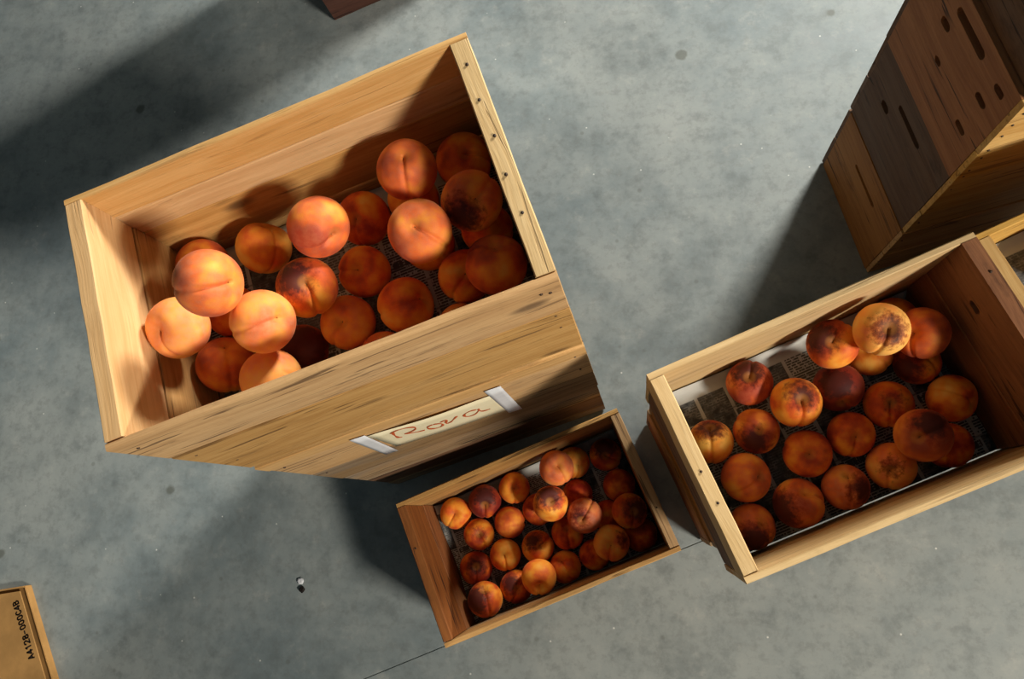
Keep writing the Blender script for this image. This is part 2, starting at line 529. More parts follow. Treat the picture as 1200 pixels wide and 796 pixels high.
# ---------------------------------------------------------------- crates
def crate(label, x, y, z, rz, L, W, h, te=0.021, ts=0.010,
          front=((1.0, 'tan'),), back=((1.0, 'tan'),), left=((1.0, 'tan'),), right=((1.0, 'tan'),),
          floor_up=0.0, holes=(), group=None, rim_nails=(), face_nails=(), floor_mat='weathered', open_below=0.0, variant=0):
    """slatted produce crate; sides overlap the thick end panels; board lists run from the rim down"""
    t = thing('wooden_crate', label, 'crate', (x, y, z), rz, group)
    k = variant
    for side, boards, sy in (('front', front, -1), ('back', back, 1)):
        top = h
        for fr, mk in boards:
            bh = h * fr - 0.0020
            k += 1
            dy = 0.0006 * ((k * 7) % 3 - 1)
            link('side_plank', plank_mesh(L, ts, bh, mk, k % 3), None, t,
                 (0, sy * (W/2 - ts/2 + dy), top - h * fr / 2), (0, 0, 0))
            top -= h * fr
    for side, boards, sx in (('left', left, -1), ('right', right, 1)):
        top = h
        for bi, (fr, mk) in enumerate(boards):
            bh = h * fr - 0.0012
            k += 1
            zc = top - h * fr / 2
            xc = sx * (L/2 - te/2 - (0.0 if bi == 0 else 0.0015))
            hl = [hh for hh in holes if hh[0] == side and abs(hh[2] - zc) < bh / 2]
            if hl:
                rng = random.Random(k)
                loops = [stadium(hx, hz - zc, hw, hh_, 5, 0.0007, rng) for _, hx, hz, hw, hh_ in hl]
                # the panel's X runs along the crate's width
                link('end_panel', holed_panel(W - 2*ts - 0.001, te, bh, loops, mk), None, t, (xc, 0, zc), (0, 0, math.pi/2))
            else:
                link('end_panel', plank_mesh(W - 2*ts - 0.001, te, bh, mk, k % 3), None, t, (xc, 0, zc), (0, 0, math.pi/2))
            top -= h * fr
    # floor slats
    ns = 4
    sw = (W - 2*ts - 0.002) / ns
    for i in range(ns):
        link('floor_slat', plank_mesh(L - 2*te - 0.002, sw - 0.003, 0.008, floor_mat, i % 3), None, t,
             (0, -W/2 + ts + 0.001 + sw * (i + 0.5), floor_up + 0.006))
    for nx, ny in rim_nails:
        link('nail', nail_mesh(), None, t, (nx, ny, h))
    for nx, nz in face_nails:
        link('nail', nail_mesh(), None, t, (nx, -W/2 - 0.0006, nz), (math.pi/2, 0, 0))
    return t

AX, AY, AT, AL, AW = -0.3837, 0.3046, 0.3272, 0.5385, 0.3286
def fr(rz, u, v):
    return (u * math.cos(rz) - v * math.sin(rz), u * math.sin(rz) + v * math.cos(rz))

# tall stack with the paper sign: three crates
h1 = 0.9962 - 0.6830
crate_a = crate('pale pine crate of big peaches, above the crate with the paper sign',
      AX, AY, 0.6830, AT, AL, AW, h1, te=0.0235, ts=0.0088,
      front=((0.37, 'tan'), (0.62, 'tan')), back=((0.20, 'pale'), (0.17, 'pale'), (0.30, 'tan'), (0.32, 'tan')),
      left=((0.30, 'pale'), (0.56, 'tan')), right=((0.85, 'ash'),), floor_up=0.0755,
      rim_nails=((AL/2 - 0.012, 0.12), (AL/2 - 0.011, 0.02), (AL/2 - 0.014, -0.03), (AL/2 - 0.012, -0.08), (AL/2 - 0.013, 0.07)),
      face_nails=((0.245, h1 - 0.03), (0.255, h1 - 0.036), (0.25, h1 * 0.6), (0.25, h1 * 0.42), (-0.25, h1 - 0.03), (-0.25, h1 * 0.55), (-0.248, h1 * 0.25)))
dx, dy = fr(AT, 0.0015, -0.004)
crate_a2 = crate('weathered wooden crate with the taped paper sign on its side',
      AX + dx, AY + dy, 0.3420, AT, AL, AW, 0.3405, te=0.022, ts=0.009,
      front=((0.14, 'tan'), (0.45, 'tan'), (0.40, 'weathered')), back=((0.5, 'tan'), (0.49, 'weathered')),
      left=((0.5, 'weathered'), (0.49, 'weathered')), right=((0.5, 'weathered'), (0.49, 'weathered')),
      face_nails=((0.25, 0.30), (0.25, 0.2), (-0.25, 0.28), (-0.25, 0.12)), variant=1)
dx, dy = fr(AT, -0.001, -0.002)
crate_a3 = crate('dark weathered wooden crate on the floor, under the crate with the sign',
      AX + dx, AY + dy, 0.0, AT, AL, AW, 0.3410, te=0.022, ts=0.009,
      front=((0.40, 'weathered'), (0.38, 'umber'), (0.21, 'weathered')), back=((0.5, 'umber'), (0.49, 'weathered')),
      left=((0.5, 'umber'), (0.49, 'weathered')), right=((0.5, 'umber'), (0.49, 'weathered')), variant=2)

# small crate on the floor
BX, BY, BT, BL_, BW, BH = -0.2188, -0.0331, 0.389, 0.5041, 0.3006, 0.2414
crate_b = crate('low brown wooden crate of small dark peaches standing alone on the floor',
      BX, BY, 0.0, BT, BL_, BW, BH, te=0.020, ts=0.010,
      front=((0.52, 'tan'), (0.46, 'weathered')), back=((0.52, 'tan'), (0.46, 'weathered')),
      left=((0.5, 'walnut'), (0.48, 'walnut')), right=((0.5, 'tan'), (0.48, 'walnut')), variant=1,
      rim_nails=((-BL_/2 + 0.010, 0.05), (BL_/2 - 0.010, -0.06)))

# newspaper-lined crate on top of two others
CX, CY, CT, CL, CW = 0.2903, 0.1356, 0.3912, 0.4764, 0.2994
hc = 0.7105 / 3
crate_c = crate('newspaper-lined wooden crate of peaches with pale rim, on two darker crates',
      CX, CY, 2 * hc, CT, CL, CW, hc, te=0.0215, ts=0.0095,
      front=((0.56, 'ash'), (0.43, 'tan')), back=((0.56, 'ash'), (0.43, 'ash')),
      left=((0.34, 'ash'), (0.32, 'umber'), (0.33, 'umber')), right=((0.52, 'walnut'), (0.46, 'walnut')),
      holes=(('right', 0.06, hc * 0.74, 0.022, 0.013),),
      rim_nails=((-CL/2 + 0.010, 0.0), (-CL/2 + 0.012, -0.045), (CL/2 - 0.010, 0.09)), variant=0)
dx, dy = fr(CT, 0.006, 0.014)
crate_c2 = crate('brown wooden crate directly under the newspaper-lined crate',
      CX + dx, CY + dy, hc, CT, CL - 0.012, CW - 0.014, hc - 0.001, te=0.021, ts=0.010,
      front=((0.5, 'weathered'), (0.49, 'weathered')), back=((0.5, 'weathered'), (0.49, 'weathered')),
      left=((0.5, 'walnut'), (0.49, 'orange')), right=((0.5, 'walnut'), (0.49, 'walnut')), variant=2)
dx, dy = fr(CT, 0.004, 0.016)
crate_c3 = crate('lowest wooden crate of the stack holding the newspaper-lined crate',
      CX + dx, CY + dy, 0.0, CT, CL - 0.010, CW - 0.012, hc - 0.001, te=0.021, ts=0.010,
      front=((0.5, 'weathered'), (0.49, 'weathered')), back=((0.5, 'weathered'), (0.49, 'weathered')),
      left=((0.5, 'orange'), (0.49, 'walnut')), right=((0.5, 'walnut'), (0.49, 'walnut')), variant=1)

# neighbour crate beside it
EL, EW, ET = 0.4764, 0.2994, 0.405
eu = (math.cos(ET), math.sin(ET))
ev = (-math.sin(ET), math.cos(ET))
ecx, ecy = 0.4534 + 0.010, 0.3648 + 0.003
EX = ecx + eu[0] * EL/2 - ev[0] * EW/2
EY = ecy + eu[1] * EL/2 - ev[1] * EW/2
he = 0.685 / 3
crate_e = crate('golden pine crate with newspaper inside, tight against the newspaper-lined crate',
      EX, EY, 2 * he, ET, EL, EW, he, te=0.020, ts=0.010,
      front=((0.55, 'golden'), (0.44, 'tan')), back=((0.55, 'golden'), (0.44, 'golden')),
      left=((0.55, 'golden'), (0.44, 'tan')), right=((0.55, 'golden'), (0.44, 'tan')), floor_up=0.105)
for i, lab in ((1, 'wooden crate directly under the golden pine crate'), (0, 'lowest wooden crate of the stack with the golden pine crate')):
    crate(lab, EX, EY, i * he, ET, EL - 0.006, EW - 0.006, he - 0.001, te=0.020, ts=0.010,
          front=((0.5, 'weathered'), (0.49, 'weathered')), back=((0.5, 'umber'), (0.49, 'umber')),
          left=((0.5, 'walnut'), (0.49, 'walnut')), right=((0.5, 'walnut'), (0.49, 'walnut')), variant=i)

# tall dark stack with hand holes
DX, DY, DT, DL, DW, DH = 0.7488, 0.7438, 0.2403, 0.5041, 0.3006, 0.2414
d_labels = ['orange-brown crate with a hand slot, at the foot of the tall brown stack',
            'grey-brown crate with a knot beside its hand slot, second from the floor',
            'reddish brown crate with splintered hand slot and notches, third from the floor',
            'dark brown crate on top of the tall stack with hand slots']
d_end = ['orange', 'umber', 'rust', 'umber']
d_holes = [(('left', 0.0, 0.166, 0.105, 0.012),),
           (('left', -0.008, 0.181, 0.092, 0.014), ('left', 0.066, 0.133, 0.030, 0.018)),
           (('left', -0.004, 0.207, 0.092, 0.017), ('left', 0.019, 0.108, 0.020, 0.012), ('left', -0.093, 0.086, 0.030, 0.013),
            ('left', -0.090, 0.160, 0.030, 0.014), ('left', 0.046, 0.165, 0.028, 0.016), ('left', -0.104, 0.205, 0.026, 0.014)),
           (('left', -0.02, 0.17, 0.10, 0.016),)]
d_off = [(0.0, 0.0), (0.0015, 0.0015), (-0.003, -0.001), (0.006, 0.002)]
for i in range(4):
    dx, dy = fr(DT, *d_off[i])
    crate(d_labels[i], DX + dx, DY + dy, i * DH, DT, DL, DW, DH - 0.0012, te=0.020, ts=0.0105,
          front=((0.60, 'golden'), (0.39, 'golden')) if i in (1, 2) else ((0.5, 'tan'), (0.49, 'tan')),
          back=((0.5, 'umber'), (0.49, 'umber')), left=((1.0, d_end[i]),), right=((1.0, d_end[i]),),
          holes=d_holes[i], variant=i,
          face_nails=[(-0.240, z_ * DH) for z_ in (0.07, 0.16, 0.34, 0.44, 0.62, 0.75, 0.88)] if i == 2 else [(-0.24, 0.2), (-0.24, 0.05)])

# dark stack at the far side: its foot only shows
FT = 0.336
fu = (math.cos(FT), math.sin(FT))
fv = (-math.sin(FT), math.cos(FT))
FLn, FW = 0.4385, 0.30
FX = -0.8339 + fu[0] * FLn/2 + fv[0] * FW/2
FY = 1.4026 + fu[1] * FLn/2 + fv[1] * FW/2
f_labels = ['dark stained crate at the foot of the stack across the bare floor',
            'dark stained crate in the middle of the stack across the bare floor',
            'dark stained crate topping the stack across the bare floor']
for i in range(3):
    crate(f_labels[i], FX, FY, i * 0.241, FT, FLn, FW, 0.240, te=0.020, ts=0.011,
          front=((0.5, 'dusk'), (0.49, 'dusk')), back=((0.5, 'dusk'), (0.49, 'dusk')),
          left=((0.5, 'dusk'), (0.49, 'dusk')), right=((0.5, 'dusk'), (0.49, 'dusk')), variant=i)

# ---------------------------------------------------------------- newspapers
def newspaper(label, x, y, z, rz, l, w, seed, mat='news', name='newspaper', cat='newspaper', uv=(0.0, 0.0), org=(0.0, 0.0), curl=(0.0, 0.0, 0.0, 0.0), group='newspaper sheets lining the crates', flat=0.0012):
    """sheet with creases; curl lifts the left, right, front and back edges up the crate's walls"""
    rng = random.Random(seed)
    nx, ny = 44, 28
    ph = [(rng.uniform(10, 60), rng.uniform(10, 60), rng.uniform(0, 6), rng.uniform(0.2, 1)) for _ in range(7)]
    verts, faces = [], []
    for j in range(ny + 1):
        for i in range(nx + 1):
            px, py = -l/2 + l * i / nx, -w/2 + w * j / ny
            zz = 0.0
            for a, b, c, m in ph:
                zz += flat * 0.4 * m * math.sin(a * px + b * py + c)
            zz = abs(zz)
            qx, qy = px, py
            for d_, c_, ax_ in ((px + l/2, curl[0], 0), (l/2 - px, curl[1], 1), (py + w/2, curl[2], 2), (w/2 - py, curl[3], 3)):
                band = 0.014
                if c_ > 0 and d_ < band:
                    s_ = (band - d_) / band
                    lift = c_ * s_ * s_ * (0.75 + 0.25 * math.sin(31 * (py if ax_ < 2 else px) + seed))
                    zz += lift
            verts.append((qx + org[0], qy + org[1], zz))
    for j in range(ny):
        for i in range(nx):
            a = j * (nx + 1) + i
            faces.append((a, a + 1, a + nx + 2, a + nx + 1))
    me = mesh_from(name, verts, faces, True)
    ox, oy = fr(rz, uv[0] - org[0], uv[1] - org[1])
    o = link(name, me, MAT[mat], None, (x + ox, y + oy, z), (0, 0, rz))
    so = o.modifiers.new('thickness', 'SOLIDIFY')
    so.thickness = 0.0004
    so.offset = 1.0
    return tag(o, label, cat, group)

newspaper('newspaper sheet under the big peaches in the crate above the sign', AX, AY, 0.683 + 0.0755 + 0.0104, AT, AL - 0.056, AW - 0.026, 3)
newspaper('newspaper sheet with upturned edge in the small floor crate', BX, BY, 0.0104, BT, BL_ - 0.046, BW - 0.026, 5, curl=(0.034, 0.0, 0.0, 0.012))
newspaper('newspaper sheet under the peaches beside the golden pine crate', CX, CY, 2 * hc + 0.0108, CT, CL - 0.047, CW - 0.023, 8,
          curl=(0.0, 0.0, 0.0, 0.022), flat=0.0006)
newspaper('newspaper sheet in the golden pine crate', EX, EY, 2 * he + 0.105 + 0.0108, ET, EL - 0.044, EW - 0.024, 11, curl=(0.01, 0.0, 0.0, 0.02))

# ---------------------------------------------------------------- peaches
PEACHES = [
  # crate, x, y, z, radius, rotation, (blush, dark, bloom), bruise (direction, size), stem shows, label
  ('A', -0.6144, 0.3458, 0.8143, 0.0386, (-3.10, 0.44, -0.71), (0.45, 0.15, 0.2), (0.00, 0.00, 0.00, 0.00), 0,
   'orange peach tucked behind a rosy peach in the crate above the sign'),
  ('A', -0.4819, 0.2539, 0.992, 0.04, (-1.44, -1.04, -1.71), (0.72, 0, 0.55), (0.00, 0.00, 0.00, 0.00), 1,
   'rosy peach with its cleft to one side in the crate above the sign'),
  ('A', -0.5727, 0.2252, 0.9125, 0.04, (0.41, 0.28, -1.25), (0.5, 0, 1), (0.00, 0.00, 0.00, 0.00), 1,
   'palest creamy peach, touching the sunlit inner end of the crate above the sign'),
  ('A', -0.562, 0.196, 0.8163, 0.04, (-0.71, -0.55, -0.83), (0.62, 0.05, 0.3), (0.00, 0.00, 0.00, 0.00), 1,
   'orange peach half under the palest creamy peach in the crate above the sign'),
  ('A', -0.4482, 0.2238, 0.9257, 0.04, (-0.86, -0.94, -2.13), (0.55, 0, 0.75), (0.00, 0.00, 0.00, 0.00), 1,
   'pale pinkish round peach beside the palest creamy peach in the crate above the sign'),
  ('A', -0.4173, 0.2808, 0.8787, 0.04, (-0.34, 0.25, -1.21), (0.45, 0.1, 0.15), (-0.33, -0.37, 0.87, 0.62), 1,
   'orange peach with a dusky purple shoulder in the crate above the sign'),
  ('A', -0.5204, 0.3665, 0.8156, 0.0399, (-1.07, -0.43, -0.62), (0.3, 0.05, 0.2), (0.00, 0.00, 0.00, 0.00), 1,
   'golden orange peach with faint vertical streaks in the crate above the sign'),
  ('A', -0.3923, 0.3509, 0.9084, 0.04, (-1.30, -0.28, -2.18), (0.75, 0.05, 0.4), (0.00, 0.00, 0.00, 0.00), 1,
   'round scarlet-orange peach without visible stem hollow in the crate above the sign'),
  ('A', -0.4505, 0.2148, 0.8102, 0.0345, (-2.65, 0.61, 0.16), (0.8, 0.3, 0), (-0.17, -0.21, -0.96, 1.20), 0,
   'dark purple peach deep in shade within the crate above the sign'),
  ('A', -0.4663, 0.1638, 0.8624, 0.04, (2.73, 0.65, -0.39), (0.42, 0, 0.85), (0.00, 0.00, 0.00, 0.00), 0,
   'pale yellow peach mottled pink, behind the front edge of the crate above the sign'),
  ('A', -0.2839, 0.4307, 0.8888, 0.04, (-0.15, -0.10, -1.47), (0.72, 0.1, 0.4), (0.00, 0.00, 0.00, 0.00), 1,
   'red-orange peach with brown stem hollow near the back of the crate above the sign'),
  ('A', -0.2267, 0.4759, 0.8157, 0.04, (0.11, 0.29, -0.05), (0.55, 0.1, 0.15), (0.00, 0.00, 0.00, 0.00), 1,
   'orange peach in the far inner corner of the crate above the sign'),
  ('A', -0.1969, 0.3804, 0.8874, 0.04, (0.51, -0.03, 0.89), (0.45, 0.05, 0.35), (-0.73, -0.00, 0.69, 0.55), 1,
   'half yellow, half red peach with a maroon bruise in the crate above the sign'),
  ('A', -0.2555, 0.3328, 0.9146, 0.04, (0.13, 0.13, -0.53), (0.58, 0, 0.5), (0.00, 0.00, 0.00, 0.00), 1,
   'big coral peach with a deep slanting cleft in the crate above the sign'),
  ('A', -0.1681, 0.2994, 0.87, 0.04, (0.52, -0.10, 3.07), (0.68, 0.15, 0.2), (0.00, 0.00, 0.00, 0.00), 1,
   'large red-orange peach wedged into the front corner of the crate above the sign'),
  ('A', -0.3709, 0.4001, 0.8145, 0.0386, (0.02, 0.40, -1.65), (0.65, 0.08, 0.05), (0.00, 0.00, 0.00, 0.00), 1,
   'dark orange peach with sunken stem hollow in the crate above the sign'),
  ('A', -0.3667, 0.3215, 0.8124, 0.0367, (-0.23, -0.02, 3.13), (0.55, 0, 0.15), (0.00, 0.00, 0.00, 0.00), 1,
   'orange peach marked with one tiny black speck in the crate above the sign'),
  ('A', -0.3037, 0.2689, 0.815, 0.0393, (-0.59, -1.11, -2.27), (0.48, 0, 0.2), (0.00, 0.00, 0.00, 0.00), 1,
   'orange peach with a long seam straight across it in the crate above the sign'),
  ('A', -0.3861, 0.2489, 0.8141, 0.0384, (-0.19, 0.13, -2.11), (0.62, 0.05, 0.4), (0.00, 0.00, 0.00, 0.00), 1,
   'pinkish orange peach with centred hollow near the front of the crate above the sign'),
  ('A', -0.2218, 0.3052, 0.8153, 0.0368, (-0.30, 0.03, -2.10), (0.55, 0.15, 0.1), (0.00, 0.00, 0.00, 0.00), 1,
   'orange peach half covered by the wedged corner peach in the crate above the sign'),
  ('A', -0.2264, 0.2341, 0.8102, 0.0345, (-3.10, 0.12, 0.01), (0.6, 0.05, 0.5), (0.00, 0.00, 0.00, 0.00), 0,
   'orange peach with only its top showing within the crate above the sign'),
  ('A', -0.1929, 0.372, 0.8117, 0.036, (-2.45, 0.27, 0.06), (0.5, 0.05, 0.05), (0.00, 0.00, 0.00, 0.00), 0,
   'half-hidden orange peach under heavier peaches in the crate above the sign'),
  ('A', -0.2751, 0.3552, 0.812, 0.0363, (-2.88, 0.74, -0.40), (0.5, 0.05, 0.05), (0.00, 0.00, 0.00, 0.00), 0,
   'half-hidden orange peach under heavier peaches in the crate above the sign'),
  ('A', -0.2992, 0.4247, 0.8129, 0.0371, (-3.00, 0.31, -1.11), (0.4, 0.05, 0.1), (0.00, 0.00, 0.00, 0.00), 0,
   'half-hidden orange peach under heavier peaches in the crate above the sign'),
  ('A', -0.3312, 0.1994, 0.8111, 0.0354, (-2.54, 0.60, 0.22), (0.6, 0.05, 0.5), (0.00, 0.00, 0.00, 0.00), 0,
   'orange peach with only its top showing within the crate above the sign'),
  ('A', -0.5619, 0.2735, 0.8132, 0.0374, (-2.69, 0.32, -0.01), (0.6, 0.05, 0.1), (0.00, 0.00, 0.00, 0.00), 0,
   'half-hidden orange peach under heavier peaches in the crate above the sign'),
  ('B', -0.4273, -0.0093, 0.0512, 0.0367, (-0.15, -0.04, -2.09), (0.5, 0.1, 0.1), (0.00, 0.00, 0.00, 0.00), 1,
   'orange peach in the inner corner of the small floor crate'),
  ('B', -0.3574, 0.0178, 0.0556, 0.0382, (-0.22, 0.31, -1.64), (0.85, 0.5, 0), (-0.57, 0.00, 0.82, 0.75), 1,
   'dark maroon peach with an orange lower edge in the small floor crate'),
  ('B', -0.289, 0.0477, 0.0509, 0.0364, (-0.17, 0.08, -1.58), (0.55, 0.05, 0.1), (0.00, 0.00, 0.00, 0.00), 1,
   'orange peach with dark red stem hollow close to the back of the small floor crate'),
  ('B', -0.2997, -0.0291, 0.0506, 0.0361, (-2.96, -0.12, -0.05), (0.72, 0.15, 0.25), (0.00, 0.00, 0.00, 0.00), 0,
   'speckled brick-red peach without visible stem hollow in the small floor crate'),
  ('B', -0.3712, -0.0561, 0.0507, 0.0362, (-0.21, 0.08, -1.05), (0.55, 0.25, 0), (0.00, 0.00, 1.00, 0.30), 1,
   'dull orange peach with a dark-ringed stem hollow in the small floor crate'),
  ('B', -0.3099, -0.1004, 0.0503, 0.0358, (-0.08, 0.06, -1.39), (0.42, 0.05, 0.1), (0.00, 0.00, 0.00, 0.00), 1,
   'bright yellow-orange peach with a dark stem hollow in the small floor crate'),
  ('B', -0.3772, -0.1296, 0.0522, 0.0374, (-0.23, -0.17, -1.53), (0.8, 0.3, 0), (0.00, 0.00, 1.00, 0.60), 1,
   'brown-red peach near the inner end of the small floor crate'),
  ('B', -0.3483, -0.1929, 0.0845, 0.039, (-0.40, -0.67, -1.06), (0.55, 0.3, 0), (0.41, -0.66, 0.63, 0.80), 1,
   'peach split by its seam into dark and orange halves in the small floor crate'),
  ('B', -0.2844, -0.1686, 0.0514, 0.0369, (-0.29, -0.00, -1.95), (0.6, 0.25, 0), (-0.17, -0.59, 0.79, 0.60), 1,
   'dull orange peach with a dark cheek, between brighter ones in the small floor crate'),
  ('B', -0.2354, -0.0826, 0.0516, 0.0371, (0.11, 0.36, 0.73), (0.45, 0.15, 0.05), (-0.16, 0.54, 0.82, 0.55), 1,
   'orange peach with a dark smear across its top in the small floor crate'),
  ('B', -0.2263, -0.1429, 0.1006, 0.039, (-0.25, 0.60, -1.72), (0.5, 0.05, 0.15), (0.00, 0.00, 0.00, 0.00), 1,
   'bright plain orange peach nearest the front side of the small floor crate'),
  ('B', -0.1737, -0.1248, 0.0503, 0.0358, (-0.08, -0.66, -0.99), (0.5, 0.1, 0.1), (0.00, 0.00, 0.00, 0.00), 1,
   'orange peach with a pale raised tip in the small floor crate'),
  ('B', -0.2328, 0, 0.0514, 0.0368, (0.16, 0.14, -1.04), (0.6, 0.2, 0.05), (0.00, 0.00, 0.00, 0.00), 1,
   'orange peach partly under a dark-topped peach in the small floor crate'),
  ('B', -0.1972, 0.0117, 0.1177, 0.039, (-0.02, 0.15, 0.53), (0.5, 0.2, 0.1), (0.12, 0.41, 0.91, 0.75), 1,
   'dark-topped peach with a glowing lower half, lying on others in the small floor crate'),
  ('B', -0.1828, 0.0885, 0.1186, 0.039, (-0.19, 0.00, -1.04), (0.62, 0, 0.65), (0.00, 0.00, 0.00, 0.00), 1,
   'palest coral peach, raised on others in the small floor crate'),
  ('B', -0.1504, 0.1039, 0.0515, 0.037, (-0.53, 0.24, -1.68), (0.42, 0.1, 0.15), (0.00, 0.00, 0.00, 0.00), 1,
   'golden peach half behind the palest coral peach in the small floor crate'),
  ('B', -0.0777, 0.1211, 0.0522, 0.0375, (0.15, 0.10, -0.35), (0.5, 0.3, 0.05), (-0.20, 0.55, 0.81, 0.75), 1,
   'peach dark above and golden below, in the far corner of the small floor crate'),
  ('B', -0.1434, 0.0321, 0.0496, 0.0351, (-2.85, 0.38, 0.08), (0.75, 0.12, 0), (0.00, 0.00, 0.00, 0.00), 0,
   'small dull red peach low among others in the small floor crate'),
  ('B', -0.049, 0.0522, 0.0517, 0.0371, (-2.90, -0.26, -0.08), (0.75, 0.35, 0.1), (0.00, 0.00, 0.00, 0.00), 0,
   'dusky red peach beside the end panel of the small floor crate'),
  ('B', -0.0274, -0.0035, 0.1051, 0.0382, (-0.32, 0.05, -1.59), (0.45, 0.2, 0.05), (-0.15, 0.22, 0.96, 0.70), 1,
   'peach orange on one cheek and black on the other in the small floor crate'),
  ('B', -0.1243, -0.0137, 0.1056, 0.039, (0.07, -0.37, 1.02), (0.85, 0.25, 0.8), (0.14, 0.25, 0.96, 0.40), 1,
   'dusty mauve-pink peach lying on top of others in the small floor crate'),
  ('B', -0.1674, -0.0521, 0.0515, 0.037, (-0.10, -0.27, -1.37), (0.65, 0.2, 0), (0.00, 0.00, 0.00, 0.00), 1,
   'red-orange peach below the dusty mauve-pink peach in the small floor crate'),
  ('B', -0.1085, -0.0981, 0.049, 0.0345, (-3.06, -0.26, -0.89), (0.65, 0.12, 0), (0.00, 0.00, 0.00, 0.00), 0,
   'shaded peach mostly hidden among others in the small floor crate'),
  ('B', -0.0679, -0.0703, 0.1038, 0.039, (-0.02, 0.16, -1.74), (0.38, 0, 0.3), (-0.45, 0.66, 0.60, 0.22), 1,
   'yellowish peach with a small dark speck in the small floor crate'),
  ('B', -0.0062, -0.054, 0.0523, 0.0378, (-3.01, 0.18, 0.03), (0.65, 0.25, 0.05), (0.00, 0.00, 0.00, 0.00), 0,
   'smooth orange-brown peach in the front corner of the small floor crate'),
  ('B', -0.077, -0.0139, 0.0491, 0.0346, (2.97, 0.34, -0.05), (0.7, 0.12, 0), (0.00, 0.00, 0.00, 0.00), 0,
   'shaded peach mostly hidden among others in the small floor crate'),
  ('C', 0.1779, 0.1976, 0.5245, 0.037, (-0.16, 0.10, 1.31), (0.75, 0.15, 0.3), (0.32, 0.11, 0.94, 0.75), 1,
   'red peach with a grey-black top, standing apart on the newspaper in the newspaper-lined crate'),
  ('C', 0.2405, 0.1608, 0.5505, 0.039, (-0.10, 0.04, -1.59), (0.5, 0.1, 0.1), (-0.25, 0.07, 0.96, 0.55), 1,
   'large orange peach with a purple blotch in the newspaper-lined crate'),
  ('C', 0.1827, 0.1201, 0.5239, 0.0364, (0.02, -0.05, 2.58), (0.7, 0.35, 0.15), (-0.07, 0.64, 0.77, 0.65), 1,
   'dark peach with a yellow split at its stem in the newspaper-lined crate'),
  ('C', 0.1119, 0.1047, 0.5235, 0.036, (0.14, -0.83, -1.70), (0.35, 0.1, 0.1), (0.08, 0.00, 1.00, 0.60), 1,
   'golden peach with a dark upper edge beside the end panel of the newspaper-lined crate'),
  ('C', 0.2558, 0.084, 0.5248, 0.037, (-0.14, 0.02, 2.78), (0.78, 0.1, 0.15), (0.00, 0.00, 0.00, 0.00), 1,
   'scarlet peach with a white fleck in its stem hollow in the newspaper-lined crate'),
  ('C', 0.2963, 0.2452, 0.5741, 0.0382, (-0.14, -0.23, 0.98), (0.65, 0.15, 0.15), (-0.02, 0.57, 0.82, 0.70), 1,
   'black-and-red peach with one glowing shoulder by the back of the newspaper-lined crate'),
  ('C', 0.3103, 0.1861, 0.5264, 0.0389, (0.82, 0.68, -0.51), (0.85, 0.5, 0.2), (-0.84, 0.31, 0.44, 0.75), 1,
   'large brown-maroon dull peach in the newspaper-lined crate'),
  ('C', 0.3502, 0.2526, 0.629, 0.039, (-0.12, 0.17, -1.95), (0.12, 0, 0.55), (0.05, 0.02, 1.00, 0.52), 1,
   'yellow peach with a round black bruise in the newspaper-lined crate'),
  ('C', 0.4057, 0.2943, 0.522, 0.0345, (-2.59, -0.46, -0.23), (0.5, 0.2, 0.05), (0.00, 0.00, 0.00, 0.00), 0,
   'orange peach mostly hidden behind the black-bruised peach in the newspaper-lined crate'),
  ('C', 0.419, 0.2541, 0.5872, 0.0387, (0.66, 0.34, -1.75), (0.72, 0.1, 0.3), (0.00, 0.00, 0.00, 0.00), 1,
   'red peach with a curling cleft near the dark inner end of the newspaper-lined crate'),
  ('C', 0.3624, 0.2392, 0.523, 0.0354, (0.14, -0.38, -0.82), (0.35, 0.15, 0.1), (0.00, 0.00, 0.00, 0.00), 1,
   'yellow-orange peach below the black-bruised peach in the newspaper-lined crate'),
  ('C', 0.4305, 0.2224, 0.522, 0.0345, (-0.16, -0.30, -0.84), (0.6, 0.12, 0), (-0.05, -0.90, 0.43, 0.70), 1,
   'dark-cheeked orange peach in the middle of the newspaper-lined crate'),
  ('C', 0.4701, 0.1639, 0.5292, 0.0365, (0.03, -0.86, 2.67), (0.48, 0.05, 0.1), (0.00, 0.00, 0.00, 0.00), 1,
   'smooth bright orange peach next to the dark inner end of the newspaper-lined crate'),
  ('C', 0.3813, 0.1576, 0.5244, 0.0369, (0.21, 0.09, -1.61), (0.65, 0.2, 0.05), (-0.05, 0.10, 0.99, 0.30), 1,
   'deep orange peach with centred hollow, among darker ones in the newspaper-lined crate'),
  ('C', 0.3227, 0.1125, 0.5232, 0.0356, (-0.09, 0.24, -1.77), (0.68, 0.15, 0.1), (0.00, 0.00, 0.00, 0.00), 1,
   'red-orange peach with a white fleck off centre in the newspaper-lined crate'),
  ('C', 0.4052, 0.1041, 0.5784, 0.039, (-0.06, -0.58, 0.42), (0.7, 0.35, 0.35), (0.68, 0.27, 0.69, 0.60), 1,
   'dusky peach with a yellow star-shaped stem hollow, lying on another in the newspaper-lined crate'),
  ('C', 0.4587, 0.0939, 0.522, 0.0345, (0.42, -0.10, -1.67), (0.72, 0.2, 0), (0.00, 0.00, 0.00, 0.00), 1,
   'red peach half under the dusky star-hollowed peach in the newspaper-lined crate'),
  ('C', 0.3749, 0.0638, 0.5231, 0.0356, (0.37, 0.36, -1.65), (0.35, 0, 0.55), (-0.17, 0.07, 0.98, 0.25), 1,
   'pale peach with an open brown stem hollow by the front of the newspaper-lined crate'),
  ('C', 0.3066, 0.0326, 0.5226, 0.0351, (0.00, -0.61, -1.58), (0.65, 0.1, 0.6), (0.57, 0.56, 0.60, 0.55), 1,
   'pinkish frosted peach with one dark side in the newspaper-lined crate'),
